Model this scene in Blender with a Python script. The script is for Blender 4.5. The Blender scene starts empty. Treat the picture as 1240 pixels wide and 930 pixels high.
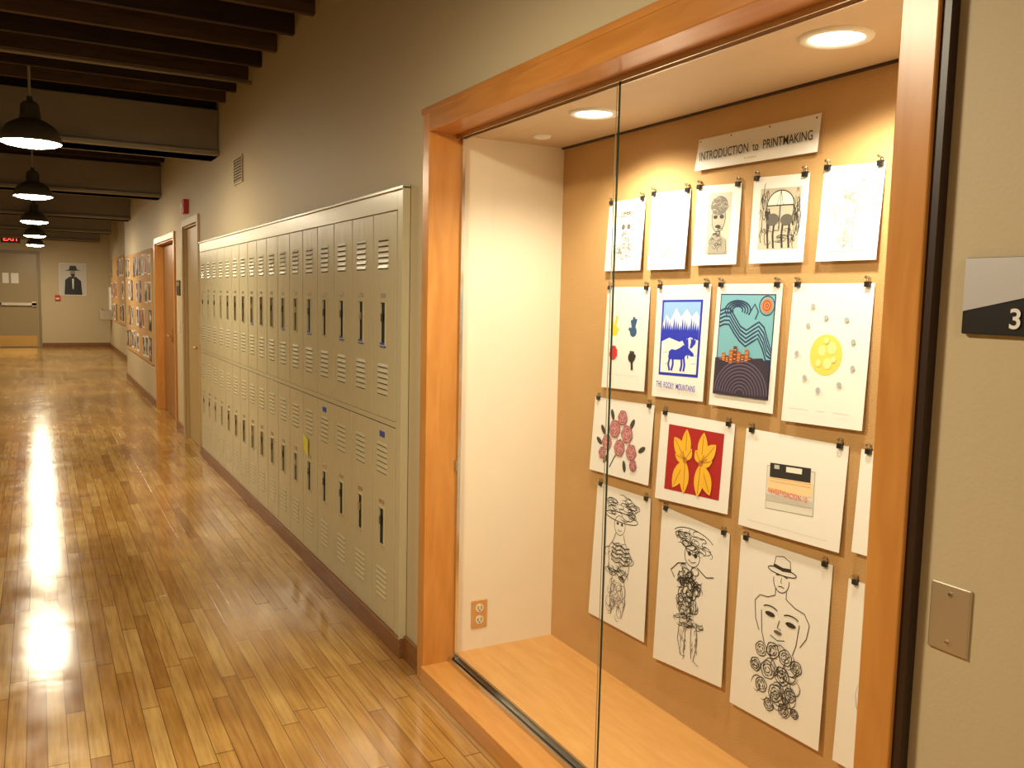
import bpy, math, random
from mathutils import Vector, Matrix
random.seed(7)
S=bpy.context.scene
S.view_settings.view_transform='Standard'
S.view_settings.look='None'
S.view_settings.exposure=0.0

# ------------------------------------------------------------------ materials
def newmat(name):
    m=bpy.data.materials.new(name); m.use_nodes=True
    nt=m.node_tree; b=nt.nodes['Principled BSDF']
    return m,nt,b
def plain(name,col,rough=0.5,metal=0.0,spec=0.5,bump=0,bscale=40,var=0.0,vscale=6):
    m,nt,b=newmat(name)
    b.inputs['Base Color'].default_value=(*col,1); b.inputs['Roughness'].default_value=rough
    b.inputs['Metallic'].default_value=metal; b.inputs['Specular IOR Level'].default_value=spec
    tc=nt.nodes.new('ShaderNodeTexCoord')
    if var>0:
        n=nt.nodes.new('ShaderNodeTexNoise'); n.inputs['Scale'].default_value=vscale; n.inputs['Detail'].default_value=4
        r=nt.nodes.new('ShaderNodeMixRGB'); r.inputs[1].default_value=(*[c*(1-var) for c in col],1); r.inputs[2].default_value=(*[min(1,c*(1+var)) for c in col],1)
        nt.links.new(tc.outputs['Object'],n.inputs['Vector']); nt.links.new(n.outputs['Fac'],r.inputs[0]); nt.links.new(r.outputs[0],b.inputs['Base Color'])
    if bump>0:
        n=nt.nodes.new('ShaderNodeTexNoise'); n.inputs['Scale'].default_value=bscale; n.inputs['Detail'].default_value=3
        bp=nt.nodes.new('ShaderNodeBump'); bp.inputs['Strength'].default_value=bump; bp.inputs['Distance'].default_value=0.01
        nt.links.new(tc.outputs['Object'],n.inputs['Vector']); nt.links.new(n.outputs['Fac'],bp.inputs['Height']); nt.links.new(bp.outputs[0],b.inputs['Normal'])
    return m
def emis(name,col,st):
    m,nt,b=newmat(name); nt.nodes.remove(b)
    e=nt.nodes.new('ShaderNodeEmission'); e.inputs[0].default_value=(*col,1); e.inputs[1].default_value=st
    nt.links.new(e.outputs[0],nt.nodes['Material Output'].inputs[0]); return m
def wood(name,c1,c2,scale=(3,3,0.6),rough=0.35,spec=0.5):
    m,nt,b=newmat(name)
    tc=nt.nodes.new('ShaderNodeTexCoord'); mp=nt.nodes.new('ShaderNodeMapping'); mp.inputs['Scale'].default_value=scale
    n=nt.nodes.new('ShaderNodeTexNoise'); n.inputs['Scale'].default_value=6; n.inputs['Detail'].default_value=8; n.inputs['Distortion'].default_value=0.6
    r=nt.nodes.new('ShaderNodeValToRGB'); r.color_ramp.elements[0].position=0.3; r.color_ramp.elements[1].position=0.7
    r.color_ramp.elements[0].color=(*c1,1); r.color_ramp.elements[1].color=(*c2,1)
    nt.links.new(tc.outputs['Object'],mp.inputs[0]); nt.links.new(mp.outputs[0],n.inputs['Vector']); nt.links.new(n.outputs['Fac'],r.inputs[0]); nt.links.new(r.outputs[0],b.inputs['Base Color'])
    b.inputs['Roughness'].default_value=rough; b.inputs['Specular IOR Level'].default_value=spec
    return m
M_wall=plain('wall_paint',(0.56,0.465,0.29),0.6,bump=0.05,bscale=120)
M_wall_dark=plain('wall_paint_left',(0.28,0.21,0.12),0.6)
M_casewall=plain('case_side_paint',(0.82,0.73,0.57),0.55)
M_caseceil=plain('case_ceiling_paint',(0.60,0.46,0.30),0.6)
M_board=plain('tan_tackboard',(0.56,0.335,0.13),0.75,bump=0.3,bscale=300,var=0.08,vscale=5)
M_frame=wood('cherry_frame',(0.54,0.225,0.046),(0.64,0.295,0.070),(5,5,0.7),0.3)
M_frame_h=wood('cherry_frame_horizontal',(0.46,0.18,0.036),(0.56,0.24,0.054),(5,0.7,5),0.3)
M_sill=wood('sill_wood',(0.56,0.255,0.060),(0.66,0.32,0.085),(5,0.7,5),0.3)
M_casefloor=wood('case_floor_wood',(0.58,0.30,0.09),(0.66,0.36,0.12),(6,0.8,6),0.4)
M_base=wood('baseboard_wood',(0.18,0.07,0.02),(0.26,0.11,0.034),(6,0.6,6),0.35)
M_locker=plain('locker_enamel',(0.58,0.525,0.335),0.27,spec=0.5,bump=0.12,bscale=2.2)
M_dark=plain('dark_void',(0.010,0.010,0.013),0.5)
M_louver_shade=plain('louver_painted_shadow',(0.05,0.042,0.022),0.7)  # shadow under each louver put into the colour of its underside
M_steel=plain('brushed_steel',(0.62,0.58,0.50),0.3,metal=1.0)
M_plate=plain('satin_nickel_plate',(0.66,0.60,0.48),0.38,metal=0.85)
M_chrome=plain('chrome',(0.8,0.8,0.78),0.15,metal=1.0)
M_black=plain('black_plastic',(0.012,0.012,0.014),0.35)
M_painted_shade=plain('dark_painted_shade',(0.03,0.013,0.006),0.4)  # dark tone stands in for shade beside the frame and at the case ceiling
M_white=plain('white_paper',(0.84,0.82,0.76),0.7)
M_cream=plain('cream_plastic',(0.75,0.68,0.5),0.4)
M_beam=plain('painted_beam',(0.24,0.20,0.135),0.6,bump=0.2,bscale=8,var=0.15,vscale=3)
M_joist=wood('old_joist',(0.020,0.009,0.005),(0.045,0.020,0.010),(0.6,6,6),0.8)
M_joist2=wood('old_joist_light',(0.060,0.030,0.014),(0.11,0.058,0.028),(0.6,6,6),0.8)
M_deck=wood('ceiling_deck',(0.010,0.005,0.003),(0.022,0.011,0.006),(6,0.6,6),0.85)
M_shade=plain('lamp_shade_enamel',(0.09,0.08,0.06),0.3)
M_lampemit=emis('lamp_glow',(1.0,0.85,0.60),195)
M_downemit=emis('downlight_glow',(1.0,0.90,0.72),9)
M_doorwood=wood('door_wood',(0.26,0.11,0.03),(0.36,0.17,0.05),(5,5,0.6),0.35)
M_doortan=plain('door_tan_paint',(0.50,0.36,0.17),0.45)
M_doorgrey=plain('door_olive_paint',(0.26,0.20,0.10),0.45)
M_brass=plain('brass',(0.65,0.42,0.14),0.3,metal=1.0)
M_red=plain('alarm_red',(0.55,0.02,0.015),0.4)
M_exit=emis('exit_letters',(1.0,0.05,0.03),4.0)
M_blue=plain('blue_tape',(0.02,0.07,0.42),0.5)
M_sticky=plain('yellow_sticky',(0.80,0.75,0.08),0.6)
M_glassedge=plain('glass_edge',(0.02,0.045,0.03),0.15)
M_glassedge2=plain('glass_edge_pale',(0.35,0.33,0.22),0.15)

# floor
M_floor,nt,b=newmat('maple_strip_floor')
N=nt.nodes.new; K=nt.links.new
def mth(op,a,bv=None):
    n=N('ShaderNodeMath'); n.operation=op
    for i,v in enumerate((a,bv)):
        if v is None: continue
        if isinstance(v,(int,float)): n.inputs[i].default_value=v
        else: K(v,n.inputs[i])
    return n.outputs[0]
tc=N('ShaderNodeTexCoord'); sp=N('ShaderNodeSeparateXYZ'); K(tc.outputs['Object'],sp.inputs[0])
xs=mth('DIVIDE',sp.outputs[0],0.062); row=mth('FLOOR',xs); fx=mth('FRACT',xs)
wn=N('ShaderNodeTexWhiteNoise'); wn.noise_dimensions='1D'; K(row,wn.inputs['W'])
s=mth('ADD',mth('DIVIDE',sp.outputs[1],0.85),mth('MULTIPLY',wn.outputs['Value'],13.7)); col=mth('FLOOR',s); fs=mth('FRACT',s)
cb=N('ShaderNodeCombineXYZ'); K(row,cb.inputs[0]); K(col,cb.inputs[1])
w2=N('ShaderNodeTexWhiteNoise'); w2.noise_dimensions='2D'; K(cb.outputs[0],w2.inputs['Vector'])
rp=N('ShaderNodeValToRGB'); K(w2.outputs['Value'],rp.inputs[0]); e=rp.color_ramp.elements
e[0].position=0; e[0].color=(0.36,0.180,0.046,1); e[1].position=1; e[1].color=(0.58,0.375,0.130,1)
k=e.new(0.15); k.color=(0.45,0.245,0.064,1); k=e.new(0.7); k.color=(0.52,0.305,0.088,1)
mp=N('ShaderNodeMapping'); mp.inputs['Scale'].default_value=(28,1.6,1); K(tc.outputs['Object'],mp.inputs[0])
ng=N('ShaderNodeTexNoise'); ng.inputs['Scale'].default_value=2.2; ng.inputs['Detail'].default_value=7; K(mp.outputs[0],ng.inputs['Vector'])
mx=N('ShaderNodeMixRGB'); mx.blend_type='MULTIPLY'; mx.inputs[0].default_value=0.6
r2=N('ShaderNodeValToRGB'); r2.color_ramp.elements[0].position=0.32; r2.color_ramp.elements[0].color=(0.50,0.40,0.30,1); r2.color_ramp.elements[1].position=0.62; r2.color_ramp.elements[1].color=(1,1,1,1)
K(ng.outputs['Fac'],r2.inputs[0]); K(rp.outputs[0],mx.inputs[1]); K(r2.outputs[0],mx.inputs[2])
nb=N('ShaderNodeTexNoise'); nb.inputs['Scale'].default_value=1.3; nb.inputs['Detail'].default_value=6; K(tc.outputs['Object'],nb.inputs['Vector'])
r3=N('ShaderNodeValToRGB'); r3.color_ramp.elements[0].position=0.36; r3.color_ramp.elements[0].color=(0.62,0.52,0.40,1); r3.color_ramp.elements[1].position=0.56; r3.color_ramp.elements[1].color=(1,1,1,1)
K(nb.outputs['Fac'],r3.inputs[0])
mx2=N('ShaderNodeMixRGB'); mx2.blend_type='MULTIPLY'; mx2.inputs[0].default_value=0.7; K(mx.outputs[0],mx2.inputs[1]); K(r3.outputs[0],mx2.inputs[2])
seam=mth('MAXIMUM',mth('LESS_THAN',fx,0.05),mth('LESS_THAN',fs,0.006))
mx3=N('ShaderNodeMixRGB'); K(mth('MULTIPLY',seam,0.8),mx3.inputs[0]); K(mx2.outputs[0],mx3.inputs[1]); mx3.inputs[2].default_value=(0.09,0.032,0.007,1)
K(mx3.outputs[0],b.inputs['Base Color'])
nr=N('ShaderNodeTexNoise'); nr.inputs['Scale'].default_value=5; nr.inputs['Detail'].default_value=6; K(tc.outputs['Object'],nr.inputs['Vector'])
rr=N('ShaderNodeMapRange'); rr.inputs['To Min'].default_value=0.06; rr.inputs['To Max'].default_value=0.24; K(nr.outputs['Fac'],rr.inputs['Value']); K(rr.outputs[0],b.inputs['Roughness'])
bp=N('ShaderNodeBump'); bp.inputs['Strength'].default_value=0.30; bp.inputs['Distance'].default_value=0.004
hh=mth('ADD',mth('MULTIPLY',w2.outputs['Value'],0.25),mth('ADD',mth('MULTIPLY',nr.outputs['Fac'],1.3),mth('MULTIPLY',seam,-0.6)))
K(hh,bp.inputs['Height']); K(bp.outputs[0],b.inputs['Normal'])
b.inputs['Specular IOR Level'].default_value=0.5

# thin glass
M_glass,nt,b=newmat('clear_glass'); nt.nodes.remove(b)
tr=nt.nodes.new('ShaderNodeBsdfTransparent'); tr.inputs[0].default_value=(0.97,0.985,0.97,1)
gl=nt.nodes.new('ShaderNodeBsdfGlossy'); gl.inputs['Roughness'].default_value=0.02
lw=nt.nodes.new('ShaderNodeLayerWeight'); lw.inputs[0].default_value=0.5
pw=nt.nodes.new('ShaderNodeMath'); pw.operation='POWER'; pw.inputs[1].default_value=5; nt.links.new(lw.outputs['Facing'],pw.inputs[0])
ma=nt.nodes.new('ShaderNodeMath'); ma.operation='MULTIPLY_ADD'; ma.inputs[1].default_value=0.7; ma.inputs[2].default_value=0.04; nt.links.new(pw.outputs[0],ma.inputs[0])
mm=nt.nodes.new('ShaderNodeMixShader'); nt.links.new(ma.outputs[0],mm.inputs[0]); nt.links.new(tr.outputs[0],mm.inputs[1]); nt.links.new(gl.outputs[0],mm.inputs[2]); nt.links.new(mm.outputs[0],nt.nodes['Material Output'].inputs[0])

# ------------------------------------------------------------------ mesh builder
class MB:
    def __init__(s): s.v=[]; s.f=[]; s.mi=[]; s.m=[]
    def mat(s,m):
        if m not in s.m: s.m.append(m)
        return s.m.index(m)
    def poly(s,pts,m):
        i=len(s.v); s.v+= [tuple(p) for p in pts]; s.f.append(tuple(range(i,i+len(pts)))); s.mi.append(s.mat(m))
    def box(s,x0,x1,y0,y1,z0,z1,m):
        i=len(s.v); s.v+=[(x,y,z) for x in(x0,x1) for y in(y0,y1) for z in(z0,z1)]
        for f in ((0,1,3,2),(4,6,7,5),(0,4,5,1),(2,3,7,6),(0,2,6,4),(1,5,7,3)):
            s.f.append(tuple(i+a for a in f)); s.mi.append(s.mat(m))
    def cyl(s,p0,p1,r,m,n=16,r1=None):
        p0=Vector(p0);p1=Vector(p1); d=(p1-p0).normalized(); a=d.orthogonal().normalized(); c=d.cross(a); r1=r if r1 is None else r1
        i=len(s.v)
        for p,q in((p0,r),(p1,r1)):
            for k in range(n):
                t=2*math.pi*k/n; s.v.append(tuple(p+a*math.cos(t)*q+c*math.sin(t)*q))
        for k in range(n):
            s.f.append((i+k,i+(k+1)%n,i+n+(k+1)%n,i+n+k)); s.mi.append(s.mat(m))
        s.f.append(tuple(i+k for k in range(n))[::-1]); s.mi.append(s.mat(m))
        s.f.append(tuple(i+n+k for k in range(n))); s.mi.append(s.mat(m))
    def lathe(s,cx,cy,prof,m,n=40):
        i=len(s.v)
        for r,z in prof:
            for k in range(n):
                t=2*math.pi*k/n; s.v.append((cx+r*math.cos(t),cy+r*math.sin(t),z))
        for j in range(len(prof)-1):
            for k in range(n):
                s.f.append((i+j*n+k,i+j*n+(k+1)%n,i+(j+1)*n+(k+1)%n,i+(j+1)*n+k)); s.mi.append(s.mat(m))
    def obj(s,name,parent=None,bevel=0,smooth=False):
        me=bpy.data.meshes.new(name); me.from_pydata(s.v,[],s.f)
        for m in s.m: me.materials.append(m)
        for p,i in zip(me.polygons,s.mi): p.material_index=i; p.use_smooth=smooth
        me.update()
        o=bpy.data.objects.new(name,me); bpy.context.collection.objects.link(o)
        if parent: o.parent=parent
        if bevel:
            bm=o.modifiers.new('bevel','BEVEL'); bm.width=bevel; bm.segments=2; bm.limit_method='ANGLE'
        return o
def empty(name):
    o=bpy.data.objects.new(name,None); bpy.context.collection.objects.link(o); o.empty_display_size=0.1; return o
def text(body,name,parent,org,facing,size=None,width=None,mat=None,bold=0.0,align='LEFT',ext=0.0,tall=1.0,ws=1.0):
    cu=bpy.data.curves.new(name,'FONT'); cu.body=body; cu.size=size or 1.0; cu.offset=bold; cu.align_x=align; cu.extrude=ext; cu.space_word=ws
    cu.materials.append(mat)
    o=bpy.data.objects.new(name,cu); bpy.context.collection.objects.link(o)
    if width:
        bpy.context.view_layer.update(); cu.size=cu.size*width/max(o.dimensions.x,1e-4); cu.offset=bold*cu.size
    if facing=='-x': R=Matrix(((0,0,-1),(-1,0,0),(0,1,0)))
    else: R=Matrix(((1,0,0),(0,0,-1),(0,1,0)))   # facing -y
    o.matrix_world=Matrix.Translation(org)@R.to_4x4()@Matrix.Diagonal((1,tall,1,1))
    if parent: o.parent=parent
    return o

# ------------------------------------------------------------------ room shell
XL=-2.75; YE=25.7; YB=-3.2; ZT=3.5; XR2=0.34
m=MB(); m.box(XL-0.1,XR2+0.6,YB,YE+0.1,-0.1,0,M_floor); m.obj('floor')
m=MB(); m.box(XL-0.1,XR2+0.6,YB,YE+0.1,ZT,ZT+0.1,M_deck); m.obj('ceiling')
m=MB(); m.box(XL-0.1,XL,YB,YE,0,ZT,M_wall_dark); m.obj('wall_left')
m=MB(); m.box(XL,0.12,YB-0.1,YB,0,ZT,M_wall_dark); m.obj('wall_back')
m=MB(); m.box(XL,XR2+0.1,YE,YE+0.1,0,ZT,M_wall); m.obj('wall_far')
T=0.12
for w_ in ((0,T,YB,0.97,0,ZT),(0,T,0.97,3.17,2.25,ZT),(0,T,3.17,3.36,0,ZT),(0,T,3.36,8.50,2.0,ZT),(0,T,8.50,8.70,0,ZT),(0,T,8.70,9.62,2.22,ZT),
    (0,T,9.62,10.32,0,ZT),(0,T,10.32,12.05,2.15,ZT),(0,T,12.05,16.5,0,ZT),(T,XR2,16.4,16.5,0,ZT),(XR2,XR2+0.1,16.5,YE,0,ZT)):
    m=MB(); m.box(*w_,M_wall); m.obj('wall_right')
m=MB()
for a,b_ in ((YB,0.955),(3.19,3.36),(8.50,8.62),(9.70,10.24),(12.13,16.5)): m.box(-0.015,0,a,b_,0,0.10,M_base)
m.box(XR2-0.015,XR2,16.5,YE,0,0.10,M_base)
m.obj('baseboard_right',bevel=0.003)
m=MB(); m.box(-1.27,XR2-0.015,YE-0.015,YE,0,0.11,M_base); m.box(XL,-2.38,YE-0.015,YE,0,0.11,M_base); m.obj('baseboard_far')
m=MB(); m.box(XL,XL+0.015,YB,YE-0.015,0,0.11,M_base); m.obj('baseboard_left')

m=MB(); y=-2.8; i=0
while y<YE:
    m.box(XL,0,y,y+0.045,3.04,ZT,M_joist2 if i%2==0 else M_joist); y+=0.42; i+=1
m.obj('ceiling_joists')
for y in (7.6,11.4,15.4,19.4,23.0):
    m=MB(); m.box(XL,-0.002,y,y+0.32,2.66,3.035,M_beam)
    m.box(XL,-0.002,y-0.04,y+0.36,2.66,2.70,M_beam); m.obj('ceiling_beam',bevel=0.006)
m=MB()
m.cyl((XL,6.35,3.0),(0,6.35,3.0),0.014,M_beam); m.cyl((XL,10.2,3.0),(0,10.2,3.0),0.02,M_beam)
m.cyl((-1.75,6.0,3.01),(-1.75,7.6,3.01),0.014,M_beam)
m.obj('ceiling_conduit',smooth=True)

# ------------------------------------------------------------------ pendant lamps
for y in (-2.2,2.0,6.9,10.9,15.1,19.2,23.4):
    P=empty('pendant_lamp'); x=-1.36; z=2.53
    m=MB(); m.lathe(x,y,[(0.19,z),(0.192,z+0.015),(0.18,z+0.06),(0.15,z+0.11),(0.10,z+0.145),(0.065,z+0.16),(0.06,z+0.25),(0.045,z+0.27),(0.018,z+0.28),(0.018,z+0.31)],M_shade)
    m.lathe(x,y,[(0.188,z),(0.176,z+0.06),(0.146,z+0.105),(0.05,z+0.14),(0.0,z+0.142)],M_cream)
    m.obj('shade',P,smooth=True)
    m=MB(); m.cyl((x,y,z+0.30),(x,y,3.5),0.009,M_beam,10); m.cyl((x,y,3.46),(x,y,3.5),0.05,M_shade,16); m.obj('stem',P,smooth=True)
    m=MB(); m.lathe(x,y,[(0.183,z+0.004),(0.16,z-0.012),(0.10,z-0.024),(0.0,z-0.030)],M_lampemit,24); m.obj('glowing_lens',P,smooth=True)

# ------------------------------------------------------------------ lockers
P=empty('locker_bank')
pitch=0.295; y0=3.45; n=17; y1=y0+pitch*n
m=MB(); XF=-0.02
m.box(0.0,0.38,3.38,8.49,0.0,1.985,M_locker)
m.box(XF-0.004,0,3.365,y0-0.004,0.085,1.995,M_locker)
m.box(XF-0.004,0,y1+0.004,8.49,0.085,1.995,M_locker)
m.box(XF-0.004,0,y0-0.004,y1+0.004,1.905,1.995,M_locker)
m.box(XF-0.014,0,3.363,3.37,0.085,1.994,M_locker)
m.box(XF-0.014,0,3.363,8.49,1.985,1.998,M_locker)
m.box(XF-0.001,0.0,y0-0.004,y1+0.004,0.085,0.10,M_locker)
m.box(XF-0.001,0.0,y0-0.004,y1+0.004,0.985,1.01,M_locker)
m.obj('carcass',P,bevel=0.002)
m=MB(); m.box(-0.018,-0.001,y0-0.01,y1+0.01,0.09,1.92,M_dark); m.obj('door_gap_backing',P)
doors=MB(); det=MB()
def opening(mb,ya,yb,za,zb,sy,sz,w,h,mat,xf=XF,th=0.004):
    a,b_=sy-w/2,sy+w/2; c,d=sz-h/2,sz+h/2
    mb.box(xf-th,xf+0.001,ya,a,za,zb,mat); mb.box(xf-th,xf+0.001,b_,yb,za,zb,mat)
    mb.box(xf-th,xf+0.001,a,b_,za,c,mat); mb.box(xf-th,xf+0.001,a,b_,d,zb,mat)
def louvers(mb,yc,zt,nl,w=0.125,sp=0.024):
    for k in range(nl):
        z=zt-k*sp; xo=XF-0.0042; d=0.0045
        a,b_=yc-w/2,yc+w/2
        p=[(xo,a,z),(xo,b_,z),(xo-d,b_-0.004,z-0.013),(xo-d,a+0.004,z-0.013)]
        mb.poly(p,M_locker)
        mb.poly([(xo-d,a+0.004,z-0.013),(xo-d,b_-0.004,z-0.013),(xo-0.0004,b_,z-0.0185),(xo-0.0004,a,z-0.0185)],M_louver_shade)
        mb.poly([(xo,a,z),(xo-d,a+0.004,z-0.013),(xo,a,z-0.016)],M_locker)
        mb.poly([(xo,b_,z),(xo,b_,z-0.016),(xo-d,b_-0.004,z-0.013)],M_locker)
for i in range(n):
    a=y0+i*pitch+0.005; b_=y0+(i+1)*pitch-0.005; yc=(a+b_)/2+0.012
    opening(doors,a,b_,1.012,1.902,yc,1.425,0.062,0.185,M_locker)
    opening(doors,a,b_,0.102,0.982,yc,0.52,0.062,0.165,M_locker)
    for zc,h in ((1.425,0.185),(0.52,0.165)):
        for q in (-1,1): det.box(XF-0.009,XF-0.003,yc+q*0.034-0.003,yc+q*0.034+0.003,zc-h/2-0.004,zc+h/2+0.004,M_locker)
        det.box(XF-0.009,XF-0.003,yc-0.034,yc+0.034,zc+h/2,zc+h/2+0.005,M_locker)
        det.box(XF-0.009,XF-0.003,yc-0.034,yc+0.034,zc-h/2-0.005,zc-h/2,M_locker)
        det.box(XF-0.012,XF+0.0,yc-0.012,yc+0.012,zc-0.02+0.03,zc+0.045,M_steel if i%4==1 else M_black)
        det.box(XF-0.0065,XF-0.004,yc-0.028,yc+0.028,zc+h/2+0.022,zc+h/2+0.040,M_steel)
    louvers(det,yc,1.80,6); louvers(det,yc,1.25,6); louvers(det,yc,0.90,6); louvers(det,yc,0.33,6)
    if i in (0,1,2,4,6,9): det.box(XF-0.008,XF-0.004,yc-0.034,yc+0.034,1.322,1.342,M_blue)
    if i in (0,3): det.box(XF-0.0065,XF-0.004,yc-0.03,yc+0.03,0.925,0.95,M_blue)
doors.obj('doors',P,bevel=0.0015); det.obj('louvers_and_latches',P)
m=MB(); m.poly([(-0.031,4.80,0.73),(-0.031,4.90,0.75),(-0.027,4.90,0.66),(-0.028,4.80,0.63)],M_sticky); m.obj('sticky_note',P)
m=MB(); m.box(-0.034,-0.001,3.36,8.50,0,0.082,M_base); m.obj('baseboard_lockers',bevel=0.003)

# ------------------------------------------------------------------ display case
D=0.576; G=0.10; YA=1.046; YZ=3.115; ZF=0.095; ZC=2.17
P=empty('display_case')
m=MB()
m.box(D,D+0.02,YA-0.02,YZ+0.02,ZF-0.03,ZC+0.05,M_board); m.obj('back_tackboard',P)
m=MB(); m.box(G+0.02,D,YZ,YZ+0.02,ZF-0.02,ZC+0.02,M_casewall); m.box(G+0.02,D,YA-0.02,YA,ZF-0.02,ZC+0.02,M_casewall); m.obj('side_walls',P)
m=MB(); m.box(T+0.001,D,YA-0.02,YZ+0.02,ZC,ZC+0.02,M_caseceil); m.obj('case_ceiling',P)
m=MB(); m.box(D-0.012,D,YA,YZ,ZC-0.006,ZC,M_painted_shade); m.obj('ceiling_painted_shadow',P)  # solid dark strip drawn as a shadow line in the ceiling crease
m=MB(); m.box(G+0.02,D,YA-0.02,YZ+0.02,ZF-0.03,ZF,M_casefloor); m.obj('case_floor',P)
FX=-0.03
m=MB()
m.box(FX,G+0.02,3.107,3.168,0,2.262,M_frame)
m.box(FX,G+0.02,0.972,YA,0,2.262,M_frame)
m.obj('frame_stiles',P,bevel=0.003)
m=MB(); m.box(FX-0.001,G+0.02,YA,3.107,2.17,2.248,M_frame_h); m.box(FX-0.003,-0.001,0.955,3.185,2.240,2.264,M_frame_h)
m.obj('frame_head',P,bevel=0.003)
m=MB(); m.box(FX-0.01,G+0.02,YA,3.107,0.0,0.07,M_sill); m.obj('frame_sill',P,bevel=0.003)
m=MB(); m.box(FX+0.008,0.0,0.955,0.972,0,2.24,M_painted_shade); m.box(FX+0.008,0.0,3.168,3.185,0,2.24,M_base); m.obj('frame_outer_reveal',P)  # near reveal coloured dark as the gap shadow; far reveal is plain wood
m=MB()
m.box(G-0.022,G-0.014,YA,3.105,0.07,0.085,M_steel); m.box(G+0.014,G+0.02,YA,3.105,0.07,0.092,M_steel)
m.box(G-0.014,G+0.014,YA,3.105,0.070,0.074,M_steel); m.box(G-0.001,G+0.001,YA,3.105,0.07,0.082,M_black)
m.box(G-0.016,G-0.012,YA,3.105,2.155,2.17,M_steel); m.box(G+0.012,G+0.016,YA,3.105,2.155,2.17,M_steel)
m.box(G+0.004,G+0.016,3.092,3.105,0.075,2.165,M_chrome)
m.box(G-0.004,G+0.004,3.090,3.105,0.86,0.90,M_steel)
m.obj('glass_track',P)
m=MB(); m.poly([(G+0.006,3.095,0.078),(G+0.006,2.08,0.078),(G+0.006,2.08,2.165),(G+0.006,3.095,2.165)],M_glass); m.obj('glass_pane_far',P)
m=MB(); m.poly([(G-0.008,2.045,0.078),(G-0.008,YA,0.078),(G-0.008,YA,2.165),(G-0.008,2.045,2.165)],M_glass); m.obj('glass_pane_near',P)
m=MB(); m.box(G-0.0105,G-0.0055,2.045,2.048,0.078,2.165,M_glassedge); m.box(G+0.0045,G+0.0075,2.079,2.080,0.078,2.165,M_glassedge2); m.obj('glass_edges',P)
for (x,y,r) in ((0.295,1.475,0.062),(0.295,2.48,0.062)):
    Q=empty('recessed_downlight')
    m=MB(); m.lathe(x,y,[(r+0.022,ZC-0.0005),(r+0.02,ZC-0.006),(r+0.003,ZC-0.007),(r,ZC-0.002)],M_white); m.obj('trim_ring',Q,smooth=True)
    m=MB(); m.lathe(x,y,[(r,ZC-0.002),(0.0,ZC-0.0025)],M_downemit); m.obj('lens',Q)
    ld=bpy.data.lights.new('downlight_beam','SPOT'); ld.energy=45; ld.color=(1.0,0.89,0.70); ld.spot_size=math.radians(150); ld.spot_blend=0.6; ld.shadow_soft_size=0.04
    lo=bpy.data.objects.new('downlight_beam',ld); bpy.context.collection.objects.link(lo); lo.location=(x,y,ZC-0.02); lo.parent=Q
m=MB(); m.lathe(0.36,2.93,[(0.035,ZC-0.0005),(0.033,ZC-0.008),(0.02,ZC-0.012),(0.0,ZC-0.012)],M_white); m.obj('sprinkler_cap',smooth=True)
P=empty('electrical_outlet'); m=MB()
ox,oz=0.222,0.245
m.box(ox-0.036,ox+0.036,YZ-0.006,YZ,oz-0.058,oz+0.058,plain('outlet_plate_bronze',(0.62,0.34,0.12),0.4,metal=0.1)); m.obj('plate',P,bevel=0.002)
m=MB()
for q in (-1,1):
    m.cyl((ox,YZ-0.006,oz+q*0.025),(ox,YZ-0.0085,oz+q*0.025),0.018,M_cream,20)
    m.box(ox-0.009,ox-0.006,YZ-0.0095,YZ-0.008,oz+q*0.025-0.004,oz+q*0.025+0.008,M_black)
    m.box(ox+0.006,ox+0.009,YZ-0.0095,YZ-0.008,oz+q*0.025-0.004,oz+q*0.025+0.008,M_black)
    m.cyl((ox,YZ-0.008,oz+q*0.025-0.010),(ox,YZ-0.0095,oz+q*0.025-0.010),0.003,M_black,10)
m.obj('sockets',P)

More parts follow.
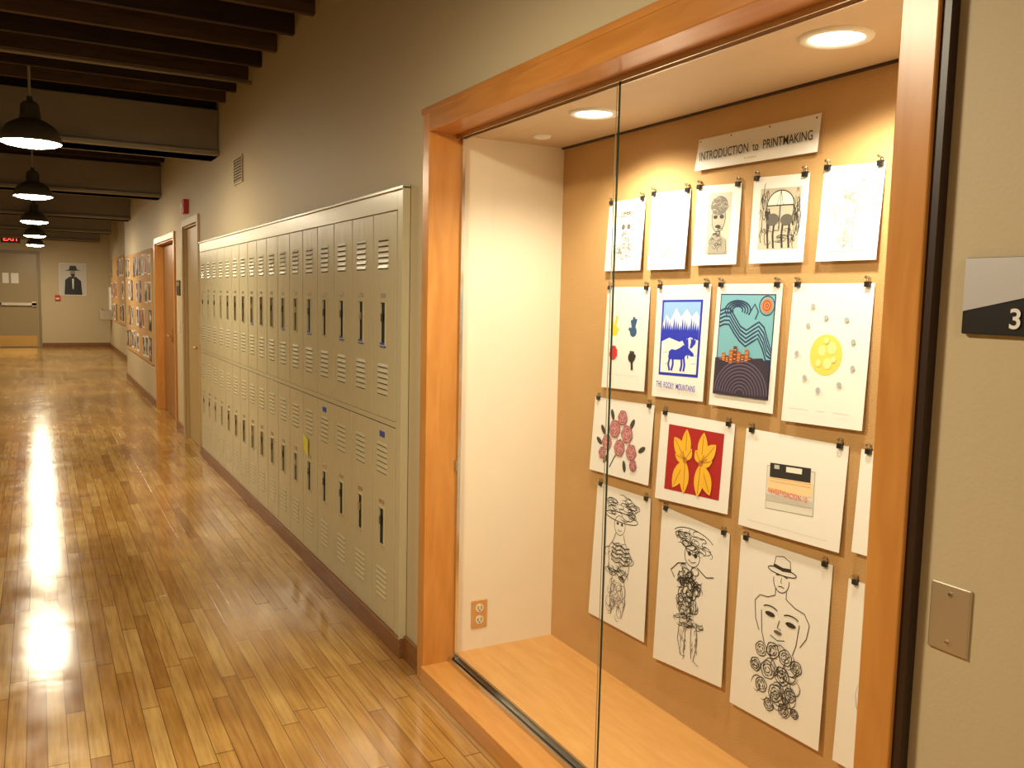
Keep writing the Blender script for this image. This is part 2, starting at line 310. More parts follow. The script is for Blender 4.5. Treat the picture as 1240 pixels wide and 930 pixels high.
# ------------------------------------------------------------------ prints
_inks={}
def ink(c):
    c=tuple(c)
    if c not in _inks: _inks[c]=plain('ink_%02d'%len(_inks),c,0.65)
    return _inks[c]
BK=(0.02,0.018,0.016); GY=(0.36,0.33,0.27); LG=(0.50,0.46,0.38); DG=(0.13,0.115,0.09); MG=(0.24,0.22,0.17)
TILT=0.015
class Print:
    def __init__(s,c,name='art_print'):
        s.c=c; s.w=abs(c[0][0]-c[1][0]); s.h=abs(c[0][1]-c[3][1]); s.mb=MB(); s.L=1; s.name=name
    def P(s,a,t,l=0.0):
        (TL,TR,BR,BL)=s.c
        y=(TL[0]*(1-a)+TR[0]*a)*t+(BL[0]*(1-a)+BR[0]*a)*(1-t)
        z=(TL[1]*(1-a)+TR[1]*a)*t+(BL[1]*(1-a)+BR[1]*a)*(1-t)
        return (D-(0.003+TILT*(1-t))-min(0.00025*l,0.009),y,z)
    def poly(s,pts,c): s.L+=1; s.mb.poly([s.P(a,t,s.L) for a,t in pts],ink(c))
    def ell(s,cx,cy,rx,ry,c,n=22,rot=0,a0=0,a1=360):
        pts=[]
        for k in range(n):
            t=math.radians(a0+(a1-a0)*k/(n if a1-a0==360 else n-1)); x=rx*math.cos(t)*s.w; y=ry*math.sin(t)*s.h
            pts.append((cx+(x*math.cos(rot)-y*math.sin(rot))/s.w,cy+(x*math.sin(rot)+y*math.cos(rot))/s.h))
        s.poly(pts,c)
    def line(s,pts,w,c,closed=False,taper=False):
        s.L+=0.12
        q=[Vector((a*s.w,t*s.h)) for a,t in pts]
        if closed: q.append(q[0])
        L=[];R=[]; n=len(q)
        for i in range(n):
            d=(q[min(i+1,n-1)]-q[max(i-1,0)])
            if d.length<1e-6: d=Vector((1,0))
            d.normalize(); nn=Vector((-d.y,d.x)); ww=w/2
            if taper: ww*=0.25+0.75*math.sin(math.pi*i/(n-1))
            L.append(q[i]+nn*ww); R.append(q[i]-nn*ww)
        mt=ink(c)
        for i in range(n-1):
            s.mb.poly([s.P(p.x/s.w,p.y/s.h,s.L) for p in (L[i],L[i+1],R[i+1],R[i])],mt)
    def arc(s,cx,cy,rx,ry,w,c,a0=0,a1=360,n=20,rot=0,**k):
        pts=[]
        for i in range(n+1):
            t=math.radians(a0+(a1-a0)*i/n); x=rx*math.cos(t)*s.w; y=ry*math.sin(t)*s.h
            pts.append((cx+(x*math.cos(rot)-y*math.sin(rot))/s.w,cy+(x*math.sin(rot)+y*math.cos(rot))/s.h))
        s.line(pts,w,c,**k)
    def scrib(s,cx,cy,rx,ry,w,c,n=10):
        for _ in range(n):
            a=random.random()*6.28; r=random.random()**0.5
            x=cx+rx*r*math.cos(a); y=cy+ry*r*math.sin(a); k=random.uniform(0.15,0.4)
            a0=random.random()*360
            s.arc(x,y,rx*k,ry*k,w,c,a0,a0+random.uniform(120,300),8,taper=True); s.L-=0.11
    def rose(s,cx,cy,r,w,c,fill=None,fill2=None):
        ry=r*s.w/s.h
        if fill:
            pts=[(cx+r*(1+0.13*math.cos(6*t))*math.cos(t),cy+ry*(1+0.13*math.cos(6*t))*math.sin(t)) for t in [k*6.2832/24 for k in range(24)]]
            s.poly(pts,fill)
        for q,nn in ((0.95,5),(0.62,4),(0.32,3)):
            o=random.random()*360
            for k in range(nn):
                a0=o+k*360/nn; 
                if fill2: s.arc(cx+q*r*0.3*math.cos(math.radians(a0+35)),cy+q*ry*0.3*math.sin(math.radians(a0+35)),r*q*0.58,ry*q*0.58,w*1.6,fill2,a0,a0+70,6); s.L-=0.11
                s.arc(cx+q*r*0.35*math.cos(math.radians(a0+35)),cy+q*ry*0.35*math.sin(math.radians(a0+35)),r*q*0.68,ry*q*0.68,w,c,a0-20,a0+95,7); s.L-=0.11
    def done(s,clips=True):
        E=empty(s.name); m=MB(); nx,ny=6,6
        for i in range(nx):
            for j in range(ny):
                q=[s.P(a/nx,t/ny,0) for a,t in ((i,j),(i+1,j),(i+1,j+1),(i,j+1))]
                m.poly(q,M_white)
        o=m.obj('paper',E)
        if s.mb.f: s.mb.obj('printed_ink',E)
        if clips:
            m=MB()
            for a in (0.07,0.93):
                x,y,z=s.P(a,1,0)
                m.box(x-0.009,x+0.002,y-0.008,y+0.008,z-0.010,z+0.004,M_black)
                m.cyl((x-0.004,y-0.005,z+0.003),(x-0.004,y-0.003,z+0.020),0.0013,M_chrome,6)
                m.cyl((x-0.004,y+0.005,z+0.003),(x-0.004,y+0.003,z+0.020),0.0013,M_chrome,6)
                m.cyl((x-0.014,y,z+0.015),(D,y,z+0.015),0.0035,M_steel,8)
            m.obj('binder_clips',E)
        return E
C=[[(2.27,2.08),(1.76,2.08),(1.755,1.972),(2.27,1.978)],
[(2.77,1.92),(2.545,1.92),(2.545,1.66),(2.77,1.66)],[(2.51,1.93),(2.30,1.925),(2.30,1.66),(2.505,1.66)],[(2.27,1.93),(2.06,1.92),(2.055,1.67),(2.265,1.67)],[(2.01,1.93),(1.79,1.92),(1.785,1.67),(2.00,1.67)],[(1.74,1.93),(1.54,1.92),(1.54,1.67),(1.74,1.67)],
[(2.765,1.60),(2.50,1.60),(2.495,1.225),(2.765,1.215)],[(2.46,1.605),(2.18,1.61),(2.18,1.225),(2.45,1.215)],[(2.15,1.61),(1.87,1.61),(1.87,1.225),(2.15,1.22)],[(1.83,1.61),(1.55,1.61),(1.55,1.22),(1.835,1.21)],
[(2.825,1.17),(2.45,1.18),(2.45,0.89),(2.83,0.88)],[(2.41,1.165),(2.04,1.17),(2.04,0.88),(2.41,0.855)],[(1.99,1.165),(1.60,1.17),(1.60,0.875),(1.99,0.86)],
[(2.79,0.835),(2.45,0.84),(2.44,0.31),(2.805,0.30)],[(2.385,0.83),(2.04,0.815),(2.03,0.31),(2.385,0.275)],[(1.99,0.825),(1.63,0.83),(1.63,0.29),(1.99,0.28)],
[(1.56,1.17),(1.19,1.17),(1.19,0.90),(1.56,0.89)],[(1.575,0.81),(1.22,0.81),(1.22,0.30),(1.58,0.29)]]
p=Print(C[0],'exhibit_title_sign'); 
for (a,t) in ((0.02,0.93),(0.3,0.93),(0.62,0.93),(0.97,0.9)): p.ell(a,t,0.006,0.03,BK,8)
E=p.done(False)
text('INTRODUCTION  to  PRINTMAKING','title_text',E,(D-0.0195,2.247,2.008),'-x',width=0.472,mat=ink(BK),bold=0.009,tall=1.3)
text('by students','subtitle_text',E,(D-0.0195,2.04,1.988),'-x',width=0.05,mat=ink((0.6,0.35,0.1)),bold=0.0)
p=Print(C[1]); w=0.0018
p.arc(.52,.62,.2,.2,w,DG); p.ell(.45,.62,.05,.04,DG); p.ell(.6,.62,.05,.04,DG); p.scrib(.52,.78,.24,.08,w,DG,24); p.arc(.52,.45,.1,.07,w,DG); p.scrib(.5,.28,.26,.12,w,DG,30); p.line([(.35,.1),(.4,.3),(.42,.42)],w,DG); p.line([(.7,.1),(.66,.3),(.62,.42)],w,DG); p.scrib(.52,.5,.12,.1,w,DG,12); p.done()
p=Print(C[2]); w=0.0018
p.arc(.58,.72,.1,.09,w,MG); p.scrib(.58,.45,.17,.2,w,GY,24); p.line([(.52,.62),(.48,.4),(.54,.2),(.5,.12)],w,MG); p.line([(.66,.62),(.7,.4),(.64,.2),(.68,.12)],w,MG); p.scrib(.55,.2,.2,.06,w,GY,10); p.done()
p=Print(C[3]); 
p.poly([(.3,.14),(.80,.14),(.80,.90),(.3,.90)],(0.56,0.51,0.39)); p.ell(.55,.58,.15,.17,(0.40,0.36,0.27)); p.arc(.55,.58,.15,.17,.0025,BK); p.ell(.55,.74,.19,.12,(0.16,0.14,0.11)); p.ell(.48,.60,.045,.025,BK); p.ell(.62,.60,.045,.025,BK); p.ell(.55,.48,.06,.02,BK)
p.poly([(.36,.14),(.38,.33),(.5,.38),(.6,.38),(.74,.32),(.77,.14)],(0.34,0.31,0.24)); p.scrib(.55,.3,.18,.12,.0018,BK,24); p.scrib(.55,.74,.2,.1,.0018,(0.5,0.46,0.36),16); p.done()
p=Print(C[4])
p.poly([(.15,.16),(.88,.16),(.88,.86),(.15,.86)],(0.52,0.46,0.34)); p.scrib(.26,.55,.1,.3,.003,BK,30); p.scrib(.80,.5,.08,.3,.003,BK,30)
p.ell(.53,.66,.24,.17,(0.8,0.77,0.68),a0=0,a1=180); p.arc(.53,.66,.24,.17,.0035,BK,0,180); p.line([(.29,.66),(.77,.66)],.0035,BK)
for a in (.53,.47,.58): p.line([(.53,.83),(a,.66)],.0015,BK)
for a in (.34,.44,.6,.72): p.line([(a,.50),(a-.015,.32),(a+.01,.17)],.007,BK)
p.ell(.40,.50,.12,.07,(0.10,0.09,0.07)); p.ell(.66,.49,.11,.065,(0.10,0.09,0.07)); p.line([(.32,.5),(.27,.6)],.01,BK); p.line([(.53,.66),(.53,.38)],.0035,BK); p.scrib(.5,.3,.3,.08,.0018,BK,14); p.done()
p=Print(C[5]); p.scrib(.52,.48,.26,.28,.0020,GY,60); p.scrib(.54,.72,.2,.12,.0022,MG,22); p.line([(.45,.12),(.48,.4),(.42,.6)],.0022,MG); p.line([(.6,.12),(.57,.4),(.62,.6)],.0022,MG)
p.line([(.16,.1),(.86,.1),(.86,.9),(.16,.9),(.16,.1)],.0015,GY); p.done()
p=Print(C[6])
def hand(cx,cy,sc,c,fing,rot=0):
    R=lambda a,t:(cx+(a*math.cos(rot)-t*math.sin(rot))*sc/p.w,cy+(a*math.sin(rot)+t*math.cos(rot))*sc/p.h)
    pts=[R(.42*math.cos(k*.5236),.40*math.sin(k*.5236)) for k in range(12)]; p.poly(pts,c)
    for a,l in fing:
        p.line([R(0,0),R(math.sin(a)*l*.6,math.cos(a)*l*.6),R(math.sin(a)*l,math.cos(a)*l)],sc*.25,c)
hand(.24,.57,.050,(0.85,0.62,0.03),[(-.45,1.05),(.2,1.15),(1.2,.55),(-1.4,.55)])
hand(.68,.57,.050,(0.02,0.09,0.22),[(-.3,.9),(.0,1.1),(.3,1.0),(-1.2,.6)])
hand(.24,.34,.058,(0.62,0.02,0.02),[(-.7,.5),(-.2,.55),(.3,.55),(.9,.5),(1.6,.45)])
hand(.68,.32,.050,BK,[(3.0,.95),(-.3,.5),(.4,.5),(1.3,.5)])
p.line([(.12,.14),(.82,.14)],.0006,GY); p.done()
# moose landscape
p=Print(C[7]); B=(0.012,0.03,0.50); W=(0.84,0.82,0.77)
p.poly([(.12,.20),(.88,.20),(.88,.87),(.12,.87)],B); p.poly([(.155,.225),(.845,.225),(.845,.85),(.155,.85)],(0.28,0.50,0.85))
p.poly([(.155,.66),(.22,.74),(.30,.69),(.40,.80),(.50,.72),(.60,.79),(.70,.72),(.78,.77),(.845,.72),(.845,.5),(.155,.5)],(0.62,0.74,0.9))
tp=[(.155,.50)]
for k in range(17):
    a=.155+k*.0405; tp+= [(a,.60+.012*(k%2)),(a+.02,.655+.022*((k*7)%4)),(a+.04,.60)]
tp+=[(.845,.50)]
p.poly(tp,B)
p.poly([(.155,.225),(.845,.225),(.845,.52),(.7,.545),(.5,.50),(.3,.535),(.155,.50)],W)
for a,t in ((.24,.40),(.28,.30),(.78,.31),(.80,.38)): p.line([(a-.04,t),(a+.04,t+.01)],.0025,(0.3,0.4,0.75))
p.poly([(.30,.36),(.31,.415),(.36,.435),(.44,.43),(.52,.45),(.58,.475),(.63,.47),(.67,.455),(.72,.43),(.78,.405),(.785,.385),(.74,.378),(.68,.392),(.64,.385),(.61,.36),(.56,.345),(.40,.345),(.33,.345)],B)
for a,kx,bx in ((.335,.31,.34),(.39,.40,.375),(.555,.57,.55),(.60,.625,.61)): p.line([(a,.37),(kx,.30),(bx,.245)],.010,B)
p.poly([(.655,.45),(.60,.475),(.55,.52),(.56,.55),(.59,.525),(.61,.56),(.64,.52),(.66,.545),(.68,.46)],B); p.poly([(.70,.45),(.72,.50),(.71,.545),(.74,.52),(.76,.56),(.785,.515),(.81,.54),(.80,.49),(.74,.455)],B)
p.line([(.68,.39),(.675,.36)],.005,B)
E=p.done(); text('THE  ROCKY  MOUNTAINS','caption',E,(D-0.0225,2.422,1.253),'-x',width=0.205,mat=ink(B),bold=0.007,tall=1.7)
# swirl sky city
p=Print(C[8]); p.poly([(.07,.10),(.92,.10),(.92,.92),(.07,.92)],(0.02,0.03,0.08)); p.poly([(.085,.40),(.905,.40),(.905,.91),(.085,.91)],(0.17,0.43,0.52))
DN=(0.012,0.035,0.10)
for k in range(9):
    o=k*.016
    p.line([(.085,.78-o),(.16,.80-o),(.24,.80-o),(.33,.73-o),(.42,.66-o*.9),(.52,.63-o),(.62,.67-o),(.70,.70-o),(.78,.66-o*1.3),(.84,.57-o*1.3),(.905,.48-o*.6)],.0058 if k%2==0 else .003,DN if k%2==0 else (0.22,0.48,0.58))
for k in range(4): p.arc(.36,.79,.20-k*.04,.075-k*.015,.0055,DN,-30,215,14)
p.line([(.56,.78),(.62,.84),(.68,.78),(.64,.72)],.005,DN)
p.ell(.80,.83,.085,.058,(0.75,0.20,0.06)); p.arc(.80,.83,.055,.037,.003,(0.12,0.05,0.05)); p.arc(.80,.83,.02,.014,.003,(0.12,0.05,0.05)); p.arc(.80,.83,.11,.075,.003,DN,0,360)
hs=[.03,.07,.05,.10,.13,.09,.07,.11,.05]
for k,hh in enumerate(hs):
    a=.10+k*.062; z0=.30; p.poly([(a,z0),(a+.056,z0),(a+.056,.37+hh),(a,.37+hh)],(0.42,0.12,0.03) if k%2 else (0.14,0.05,0.03))
    for j in range(4): p.line([(a+.008,.34+hh*.28*j+.02),(a+.048,.34+hh*.28*j+.02)],.0025,(0.85,0.33,0.08))
p.poly([(.07,.10),(.92,.10),(.92,.36),(.8,.42),(.65,.41),(.5,.37),(.3,.36),(.07,.40)],(0.03,0.022,0.045))
for k in range(9):
    p.arc(.50,.115,.41-k*.042,.27-k*.028,.0028,(0.16,0.12,0.20),3,177,18)
p.done()
p=Print(C[9]); p.ell(.5,.50,.20,.145,(0.85,0.62,0.11),28)
for a,t,r in ((.45,.53,.05),(.57,.55,.06),(.53,.44,.055),(.42,.44,.035),(.6,.47,.03),(.50,.60,.03)): p.ell(a,t,r,r*.8,(0.88,0.72,0.30),7)
for a,t in ((.25,.70),(.47,.76),(.72,.75),(.82,.6),(.84,.42),(.70,.30),(.45,.25),(.27,.33),(.14,.50),(.30,.84)): p.ell(a,t,.032,.020,(0.40,0.42,0.44),6,rot=a*9)
p.line([(.1,.10),(.35,.10)],.0009,GY); p.line([(.45,.10),(.56,.10)],.0009,GY); p.line([(.66,.10),(.85,.10)],.0009,GY); p.done()
# roses
p=Print(C[10]); PK=(0.62,0.27,0.28); DP=(0.08,0.02,0.035)
p.line([(.35,.1),(.45,.3),(.5,.5)],.006,(0.05,0.07,0.04)); 
for a,t,q in ((.14,.42,2.6),(.86,.42,.5),(.28,.2,4),(.60,.16,5),(.34,.80,2.),(.68,.72,1.0),(.2,.58,2.3)): p.ell(a,t,.06,.035,(0.05,0.045,0.03),10,rot=q)
for (a,t,r) in ((.28,.42,.080),(.5,.38,.085),(.70,.36,.080),(.40,.62,.09),(.61,.58,.09),(.52,.78,.075),(.22,.27,.06),(.75,.20,.055)):
    p.rose(a,t,r,.0021,DP,PK,(0.45,0.13,0.16))
p.done()
# lilies
p=Print(C[11]); p.poly([(.13,.13),(.88,.13),(.88,.87),(.13,.87)],(0.40,0.010,0.012)); YL=(0.85,0.48,0.03)
for cx,ss in ((.40,-1),(.62,1)):
    for ang,Ls,wd0 in ((88,.33,.024),(48,.30,.026),(14,.17,.018),(-62,.36,.028),(-92,.36,.024),(125,.16,.018)):
        if ss<0: ang=180-ang
        t=math.radians(ang); L=Ls*p.h*1.05
        pts=[]
        for k in range(13):
            u=k/12; pts.append((u*L,wd0*math.sin(math.pi*u)**0.8 if 0<u<1 else 0.0008))
        full=pts+[(x,-y) for x,y in pts[::-1]]
        p.poly([(cx+(x*math.cos(t)-y*math.sin(t))/p.w,.50+(x*math.sin(t)+y*math.cos(t))/p.h) for x,y in full],YL)
        p.line([(cx+u*L*math.cos(t)/p.w,.5+u*L*math.sin(t)/p.h) for u in (.1,.5,.9)],.003,(0.45,0.15,0.01))
    p.ell(cx,.5,.03,.035,(0.5,0.17,0.02))
    for k in range(3): p.line([(cx,.5),(cx+ss*(.04+.02*k),.60-.02*k)],.002,(0.25,0.08,0.01))
p.done()
p=Print(C[12])
def rq(cx,cy,a,b_,rot): 
    o=[]
    for x,y in ((-a,-b_),(a,-b_),(a,b_),(-a,b_)):
        o.append((cx+(x*math.cos(rot)-y*math.sin(rot))/p.w,cy+(x*math.sin(rot)+y*math.cos(rot))/p.h))
    return o
r_=0.05
p.poly(rq(.50,.47,.092,.066,r_),(0.40,0.38,0.30)); p.poly(rq(.50,.47,.090,.064,r_),(0.74,0.72,0.64)); p.poly(rq(.49,.635,.078,.024,r_),BK); p.poly(rq(.50,.505,.086,.021,r_),(0.85,0.66,0.36))
p.poly(rq(.50,.37,.088,.010,r_),(0.60,0.58,0.52)); p.poly(rq(.53,.672,.030,.008,r_),(0.8,0.78,0.7)); p.poly(rq(.36,.672,.010,.006,r_),(0.5,0.5,0.46))
for k in range(2): p.line([(.30,.555-k*.03),(.70,.575-k*.03)],.0012,(0.75,0.30,0.08))
p.line([(.1,.08),(.9,.08)],.0006,GY)
E=p.done(); text('INVESTIGACION 10','card_lettering',E,(D-0.0190,1.872,0.988),'-x',width=0.150,mat=ink((0.75,0.12,0.04)),bold=0.012,tall=1.3)
p=Print(C[13]); w=.0024
p.scrib(.5,.87,.26,.07,.0032,BK,46); p.arc(.5,.80,.3,.035,.0035,BK); p.arc(.48,.74,.1,.07,w,BK); p.ell(.44,.75,.02,.01,BK); p.ell(.52,.75,.02,.01,BK); p.line([(.45,.705),(.49,.70),(.52,.705)],w,BK); p.line([(.42,.68),(.38,.62),(.3,.56),(.33,.42),(.37,.36)],w,BK); p.line([(.56,.68),(.6,.62),(.7,.56),(.68,.42),(.62,.36)],w,BK)
for t in (.6,.57,.54,.51,.48): p.line([(.36,t),(.45,t-.015),(.52,t)],.0045,BK); p.line([(.52,t),(.6,t-.015),(.68,t)],.0045,BK)
p.scrib(.5,.50,.2,.1,.0025,BK,24); p.scrib(.5,.40,.17,.05,.003,BK,30); p.scrib(.5,.20,.15,.13,.002,DG,44); p.line([(.4,.36),(.38,.2),(.42,.08)],w,DG); p.line([(.62,.36),(.66,.2),(.6,.08)],w,DG); p.done()
p=Print(C[14])
p.scrib(.52,.84,.24,.07,.003,BK,46); p.arc(.5,.86,.3,.07,.003,BK,20,160); p.arc(.5,.76,.11,.07,.003,BK); p.ell(.46,.77,.025,.015,BK); p.ell(.55,.77,.025,.015,BK); p.line([(.45,.73),(.5,.715),(.56,.73)],.003,BK)
p.line([(.42,.70),(.3,.68),(.2,.62),(.26,.58)],.004,BK); p.line([(.58,.70),(.72,.66),(.82,.68)],.004,BK)
p.scrib(.48,.59,.17,.09,.004,BK,64); p.scrib(.46,.43,.14,.1,.0032,BK,52); p.scrib(.5,.33,.2,.05,.0028,BK,28)
p.line([(.38,.34),(.36,.2),(.42,.1),(.48,.1)],.003,DG); p.line([(.62,.34),(.64,.2),(.6,.09),(.68,.07)],.003,DG); p.line([(.46,.33),(.47,.2),(.46,.12)],.0025,DG); p.line([(.55,.33),(.55,.2),(.57,.1)],.0025,DG); p.scrib(.44,.2,.06,.1,.002,DG,14); p.scrib(.61,.2,.04,.1,.002,DG,12); p.done()
p=Print(C[15]); w=.0028
p.poly([(.40,.885),(.42,.945),(.50,.955),(.575,.94),(.59,.885)],(0.8,0.78,0.72)); p.line([(.40,.885),(.42,.945),(.50,.958),(.575,.94),(.59,.885)],w,BK); p.line([(.40,.895),(.5,.885),(.59,.893)],.011,BK); p.arc(.495,.872,.155,.02,w*1.2,BK)
p.arc(.495,.82,.085,.065,w,BK,170,370); p.line([(.43,.845),(.47,.85)],.003,BK); p.line([(.52,.85),(.56,.845)],.003,BK); p.line([(.497,.84),(.49,.81),(.505,.808)],w*.8,BK); p.line([(.465,.785),(.5,.79),(.53,.785)],.003,BK)
p.line([(.44,.77),(.44,.73),(.36,.705),(.27,.70),(.22,.66),(.24,.56),(.29,.50)],w,BK); p.line([(.56,.77),(.56,.73),(.66,.70),(.76,.69),(.82,.64),(.80,.56),(.74,.50)],w,BK)
p.line([(.30,.62),(.32,.5),(.36,.44)],w,BK); p.line([(.72,.62),(.70,.5),(.67,.44)],w,BK)
p.ell(.40,.615,.055,.014,BK); p.arc(.4,.64,.08,.02,.004,BK,20,160); p.ell(.63,.60,.055,.014,BK); p.arc(.63,.63,.08,.02,.004,BK,20,160); p.ell(.5,.53,.045,.011,DG); p.line([(.42,.50),(.5,.485),(.58,.50)],w,BK); p.line([(.51,.60),(.49,.555),(.53,.55)],w,BK)
for a,t,r in ((.33,.40,.065),(.46,.42,.07),(.6,.41,.07),(.72,.38,.06),(.28,.30,.06),(.42,.30,.08),(.58,.30,.08),(.36,.2,.065),(.52,.19,.075),(.68,.22,.06),(.62,.12,.055),(.46,.11,.055),(.74,.13,.04)): p.rose(a,t,r,.0030,BK)
p.scrib(.5,.27,.24,.16,.003,BK,34); p.done()
p=Print(C[16]); p.ell(.5,.5,.25,.3,GY); p.done()
p=Print(C[17]); p.scrib(.5,.5,.3,.35,.002,BK,30); p.done()

# ------------------------------------------------------------------ near wall: room sign, cover plate
P=empty('room_number_sign')
m=MB(); m.box(-0.010,0,0.66,0.906,1.508,1.632,M_black); m.obj('sign_base',P,bevel=0.002)
m=MB(); m.poly([(-0.0115,0.905,1.631),(-0.0115,0.905,1.545),(-0.0115,0.66,1.60),(-0.0115,0.66,1.631)],plain('sign_silver',(0.60,0.60,0.62),0.35,metal=0.35)); m.obj('silver_face',P)
text('312','sign_number',P,(-0.0125,0.826,1.520),'-x',size=0.044,mat=M_white,bold=0.0008)
P=empty('blank_cover_plate')
m=MB(); m.box(-0.005,0,0.856,0.930,0.965,1.083,M_plate); m.obj('plate',P,bevel=0.003)
m=MB()
for z in (0.982,1.066): m.cyl((-0.0045,0.893,z),(-0.0065,0.893,z),0.0042,M_chrome,14); m.box(-0.0068,-0.006,0.8895,0.8965,z-0.0006,z+0.0006,M_black)
m.obj('screws',P)

# ------------------------------------------------------------------ corridor right wall items
P=empty('air_vent_grille'); m=MB()
m.box(-0.012,0,6.64,6.95,2.355,2.370,M_wall); m.box(-0.012,0,6.64,6.95,2.540,2.555,M_wall); m.box(-0.012,0,6.64,6.655,2.370,2.540,M_wall); m.box(-0.012,0,6.935,6.95,2.370,2.540,M_wall)
m.box(-0.003,0,6.655,6.935,2.370,2.540,M_dark)
for k in range(8): m.box(-0.010,-0.003,6.655,6.935,2.376+k*0.021,2.384+k*0.021,M_wall)
m.obj('grille',P)
def door(name,ya,yb,zt,leafmat,framemat,leaves=1,rec=0.08):
    P=empty(name); m=MB(); f=0.07
    m.box(-0.02,0.0,ya-f,ya,0,zt+f,framemat); m.box(-0.02,0.0,yb,yb+f,0,zt+f,framemat); m.box(-0.02,0.0,ya,yb,zt,zt+f,framemat)
    m.box(0.0,T,ya,ya+0.015,0,zt,framemat); m.box(0.0,T,yb-0.015,yb,0,zt,framemat); m.box(0.0,T,ya,yb,zt-0.015,zt,framemat)
    m.obj('frame',P,bevel=0.003)
    m=MB(); L=(yb-ya-0.03)/leaves
    for k in range(leaves):
        a=ya+0.015+k*L
        m.box(rec,rec+0.035,a+0.003,a+L-0.003,0.005,zt-0.018,leafmat)
    m.obj('leaf',P,bevel=0.003)
    m=MB()
    for k in range(leaves):
        a=ya+0.015+k*L; yk=a+0.08 if k==leaves-1 else a+L-0.08
        m.cyl((rec,yk,1.0),(rec-0.05,yk,1.0),0.012,M_brass); m.cyl((rec-0.05,yk,1.0),(rec-0.05,yk+0.1,1.0),0.011,M_brass); m.box(rec-0.004,rec,yk-0.025,yk+0.025,0.92,1.1,M_brass)
    m.obj('handle',P); return P
door('door_1',8.70,9.62,2.20,M_doortan,M_doortan,1,0.03)
door('door_2',10.32,12.05,2.13,M_doorwood,M_frame,2,0.08)
m=MB(); m.box(-0.004,0,8.515,8.625,1.20,1.46,M_white); m.box(-0.005,-0.004,8.525,8.615,1.33,1.43,M_black); m.box(-0.004,0,8.515,8.625,0.86,1.14,M_white); m.box(-0.005,-0.004,8.525,8.615,0.95,1.05,M_joist2); m.obj('posted_notice')
P=empty('fire_alarm_strobe'); m=MB(); m.box(-0.05,0,9.28,9.42,2.32,2.46,M_red); m.box(-0.06,-0.05,9.31,9.39,2.36,2.42,M_white); m.obj('body',P,bevel=0.006)
P=empty('room_plaque'); m=MB(); m.box(-0.01,0,9.92,10.14,1.50,1.66,M_black); m.box(-0.012,-0.01,9.94,10.12,1.60,1.64,M_steel); m.obj('plate',P)
P=empty('light_switch'); m=MB(); m.box(-0.006,0,9.98,10.06,1.1,1.22,M_cream); m.box(-0.014,-0.006,10.01,10.03,1.15,1.17,M_cream); m.obj('plate',P)
def artmat(i):
    cols=[((0.02,0.02,0.03),(0.5,0.35,0.2)),((0.03,0.06,0.16),(0.7,0.65,0.5)),((0.3,0.03,0.02),(0.75,0.6,0.4)),((0.05,0.12,0.08),(0.7,0.6,0.3)),((0.02,0.02,0.02),(0.8,0.76,0.68)),((0.10,0.05,0.12),(0.6,0.5,0.45))]
    a,b_=cols[i%6]; m,nt,bb=newmat('collage_art_%d'%i)
    tc=nt.nodes.new('ShaderNodeTexCoord'); nn=nt.nodes.new('ShaderNodeTexNoise'); nn.inputs['Scale'].default_value=5+i
    nt.links.new(tc.outputs['Object'],nn.inputs['Vector'])
    r=nt.nodes.new('ShaderNodeValToRGB'); r.color_ramp.elements[0].position=.48; r.color_ramp.elements[1].position=.62; r.color_ramp.elements[0].color=(*a,1); r.color_ramp.elements[1].color=(*b_,1)
    nt.links.new(nn.outputs['Fac'],r.inputs[0]); nt.links.new(r.outputs[0],bb.inputs['Base Color']); bb.inputs['Roughness'].default_value=.6; return m
AM=[artmat(i) for i in range(6)]
def collage(name,x,ya,yb,za,zb,cols,rows):
    P=empty(name); m=MB(); m.box(x-0.02,x,ya,yb,za,zb,M_board); m.obj('board',P,bevel=0.003)
    m=MB(); cw=(yb-ya)/cols; ch=(zb-za)/rows
    for i in range(cols):
        for j in range(rows):
            if random.random()<0.15: continue
            yy=ya+cw*(i+.5)+random.uniform(-.03,.03); zz=za+ch*(j+.5)+random.uniform(-.02,.02); a=cw*random.uniform(.30,.40); c=ch*random.uniform(.32,.42)
            m.box(x-0.023,x-0.020,yy-a,yy+a,zz-c,zz+c,M_white if random.random()<.6 else M_black); k=random.uniform(.7,.95); m.box(x-0.0245,x-0.023,yy-a*k,yy+a*k,zz-c*k,zz+c*k,AM[random.randrange(6)])
    m.obj('pinned_sheets',P)
collage('artwork_pinboard',-0.001,12.45,16.2,0.55,2.10,9,4)
collage('bulletin_board',XR2-0.002,20.8,24.6,0.75,2.3,6,3)

# ------------------------------------------------------------------ far wall
P=empty('door_3'); m=MB(); a,b_,zt=-2.30,-1.34,2.40
m.box(a-0.07,a,YE-0.03,YE,0,zt+0.07,M_doorgrey); m.box(b_,b_+0.07,YE-0.03,YE,0,zt+0.07,M_doorgrey); m.box(a,b_,YE-0.03,YE,zt,zt+0.07,M_doorgrey); m.obj('frame',P,bevel=0.004)
m=MB(); m.box(a+0.01,b_-0.01,YE-0.02,YE-0.001,0.01,zt-0.01,plain('door_olive_leaf',(0.34,0.26,0.13),0.4)); m.box(a+0.04,b_-0.04,YE-0.024,YE-0.02,0.03,0.30,M_brass); m.obj('leaf',P)
m=MB(); m.box(a+0.08,b_-0.04,YE-0.09,YE-0.06,1.08,1.15,M_steel); m.box(a+0.08,a+0.14,YE-0.09,YE-0.02,1.07,1.16,M_steel); m.box(b_-0.14,b_-0.04,YE-0.09,YE-0.02,1.06,1.18,M_steel); m.obj('push_bar',P)
m=MB(); m.box(-2.12,-1.98,YE-0.025,YE-0.02,1.64,1.90,M_white); m.box(-1.93,-1.76,YE-0.025,YE-0.02,1.64,1.90,M_white); m.obj('notices',P)
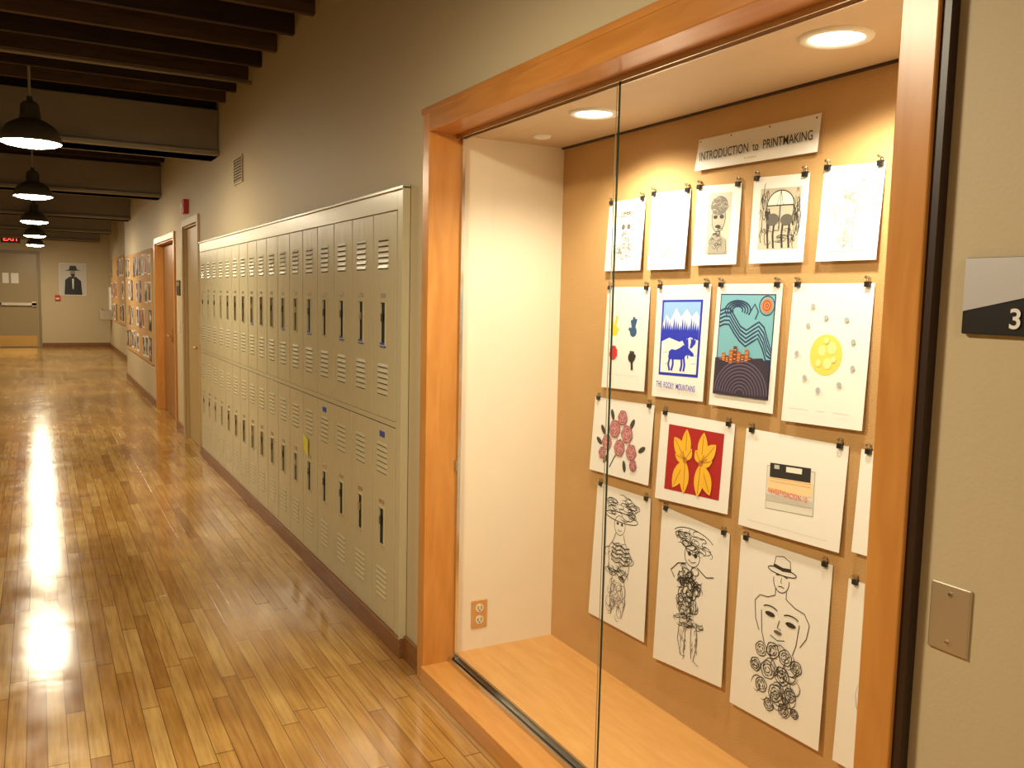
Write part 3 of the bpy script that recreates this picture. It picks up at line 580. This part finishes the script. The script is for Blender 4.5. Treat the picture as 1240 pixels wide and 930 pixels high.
P=empty('exit_sign'); m=MB(); m.box(-2.12,-1.70,YE-0.08,YE-0.02,2.66,2.92,M_black); m.box(-2.0,-1.8,YE-0.02,YE,2.7,2.84,M_black); m.obj('housing',P,bevel=0.006)
text('EXIT','letters',P,(-2.08,YE-0.083,2.71),'-y',width=0.34,mat=M_exit,bold=0.01)
P=empty('portrait_poster'); m=MB()
m.box(-0.84,-0.20,YE-0.012,YE-0.002,1.36,2.20,M_white)
def fl(pts,mt,l): m.poly([(-0.52+u*0.64,YE-0.0125-l*0.001,1.78+v*0.84) for u,v in pts],mt)
fl([(-.48,-.48),(.48,-.48),(.48,.48),(-.48,.48)],plain('poster_grey',(0.62,0.60,0.55),.6),1)
fl([(-.32,-.48),(.34,-.48),(.30,-.05),(.12,.08),(-.12,.08),(-.28,-.02)],M_black,2)
fl([(.1*math.cos(k*.52),.21+.12*math.sin(k*.52)) for k in range(12)],plain('poster_face',(0.35,0.28,0.22),.6),3)
fl([(-.3,.26),(.3,.28),(.16,.31),(.12,.42),(-.1,.42),(-.14,.30)],M_black,4)
fl([(-.08,.12),(.0,.06),(.09,.12),(.05,.17),(-.05,.17)],M_black,4)
fl([(-.03,.02),(.04,.02),(.02,-.3),(-.02,-.3)],M_white,5)
m.obj('poster',P)
P=empty('fire_pull_station'); m=MB(); m.box(-0.95,-0.83,YE-0.05,YE,1.22,1.36,M_red); m.box(-0.93,-0.85,YE-0.06,YE-0.05,1.25,1.29,M_white); m.obj('body',P,bevel=0.005)
P=empty('drinking_fountain'); m=MB(); m.box(XR2-0.30,XR2-0.002,24.75,25.15,0.75,1.0,M_steel); m.box(XR2-0.05,XR2-0.002,24.75,25.15,1.0,1.6,M_white); m.obj('body',P,bevel=0.01)
m=MB(); m.cyl((XR2-0.2,24.95,1.0),(XR2-0.22,24.95,1.06),0.012,M_chrome); m.obj('spout',P)

# ------------------------------------------------------------------ world, camera
w=bpy.data.worlds.new('w'); S.world=w; w.use_nodes=True; w.node_tree.nodes['Background'].inputs[0].default_value=(1,0.8,0.55,1); w.node_tree.nodes['Background'].inputs[1].default_value=0.02
cam=bpy.data.cameras.new('camera'); co=bpy.data.objects.new('camera',cam); bpy.context.collection.objects.link(co)
cam.sensor_fit='HORIZONTAL'; cam.sensor_width=36; cam.lens=1050/1240*36; cam.clip_start=0.02
R=Matrix(((0.8781,0.0277,-0.4778),(-0.4780,0.0973,-0.8729),(0.0223,0.9949,0.0986)))
co.matrix_world=Matrix.Translation((-1.35,0,1.55))@R.to_4x4()
S.camera=co
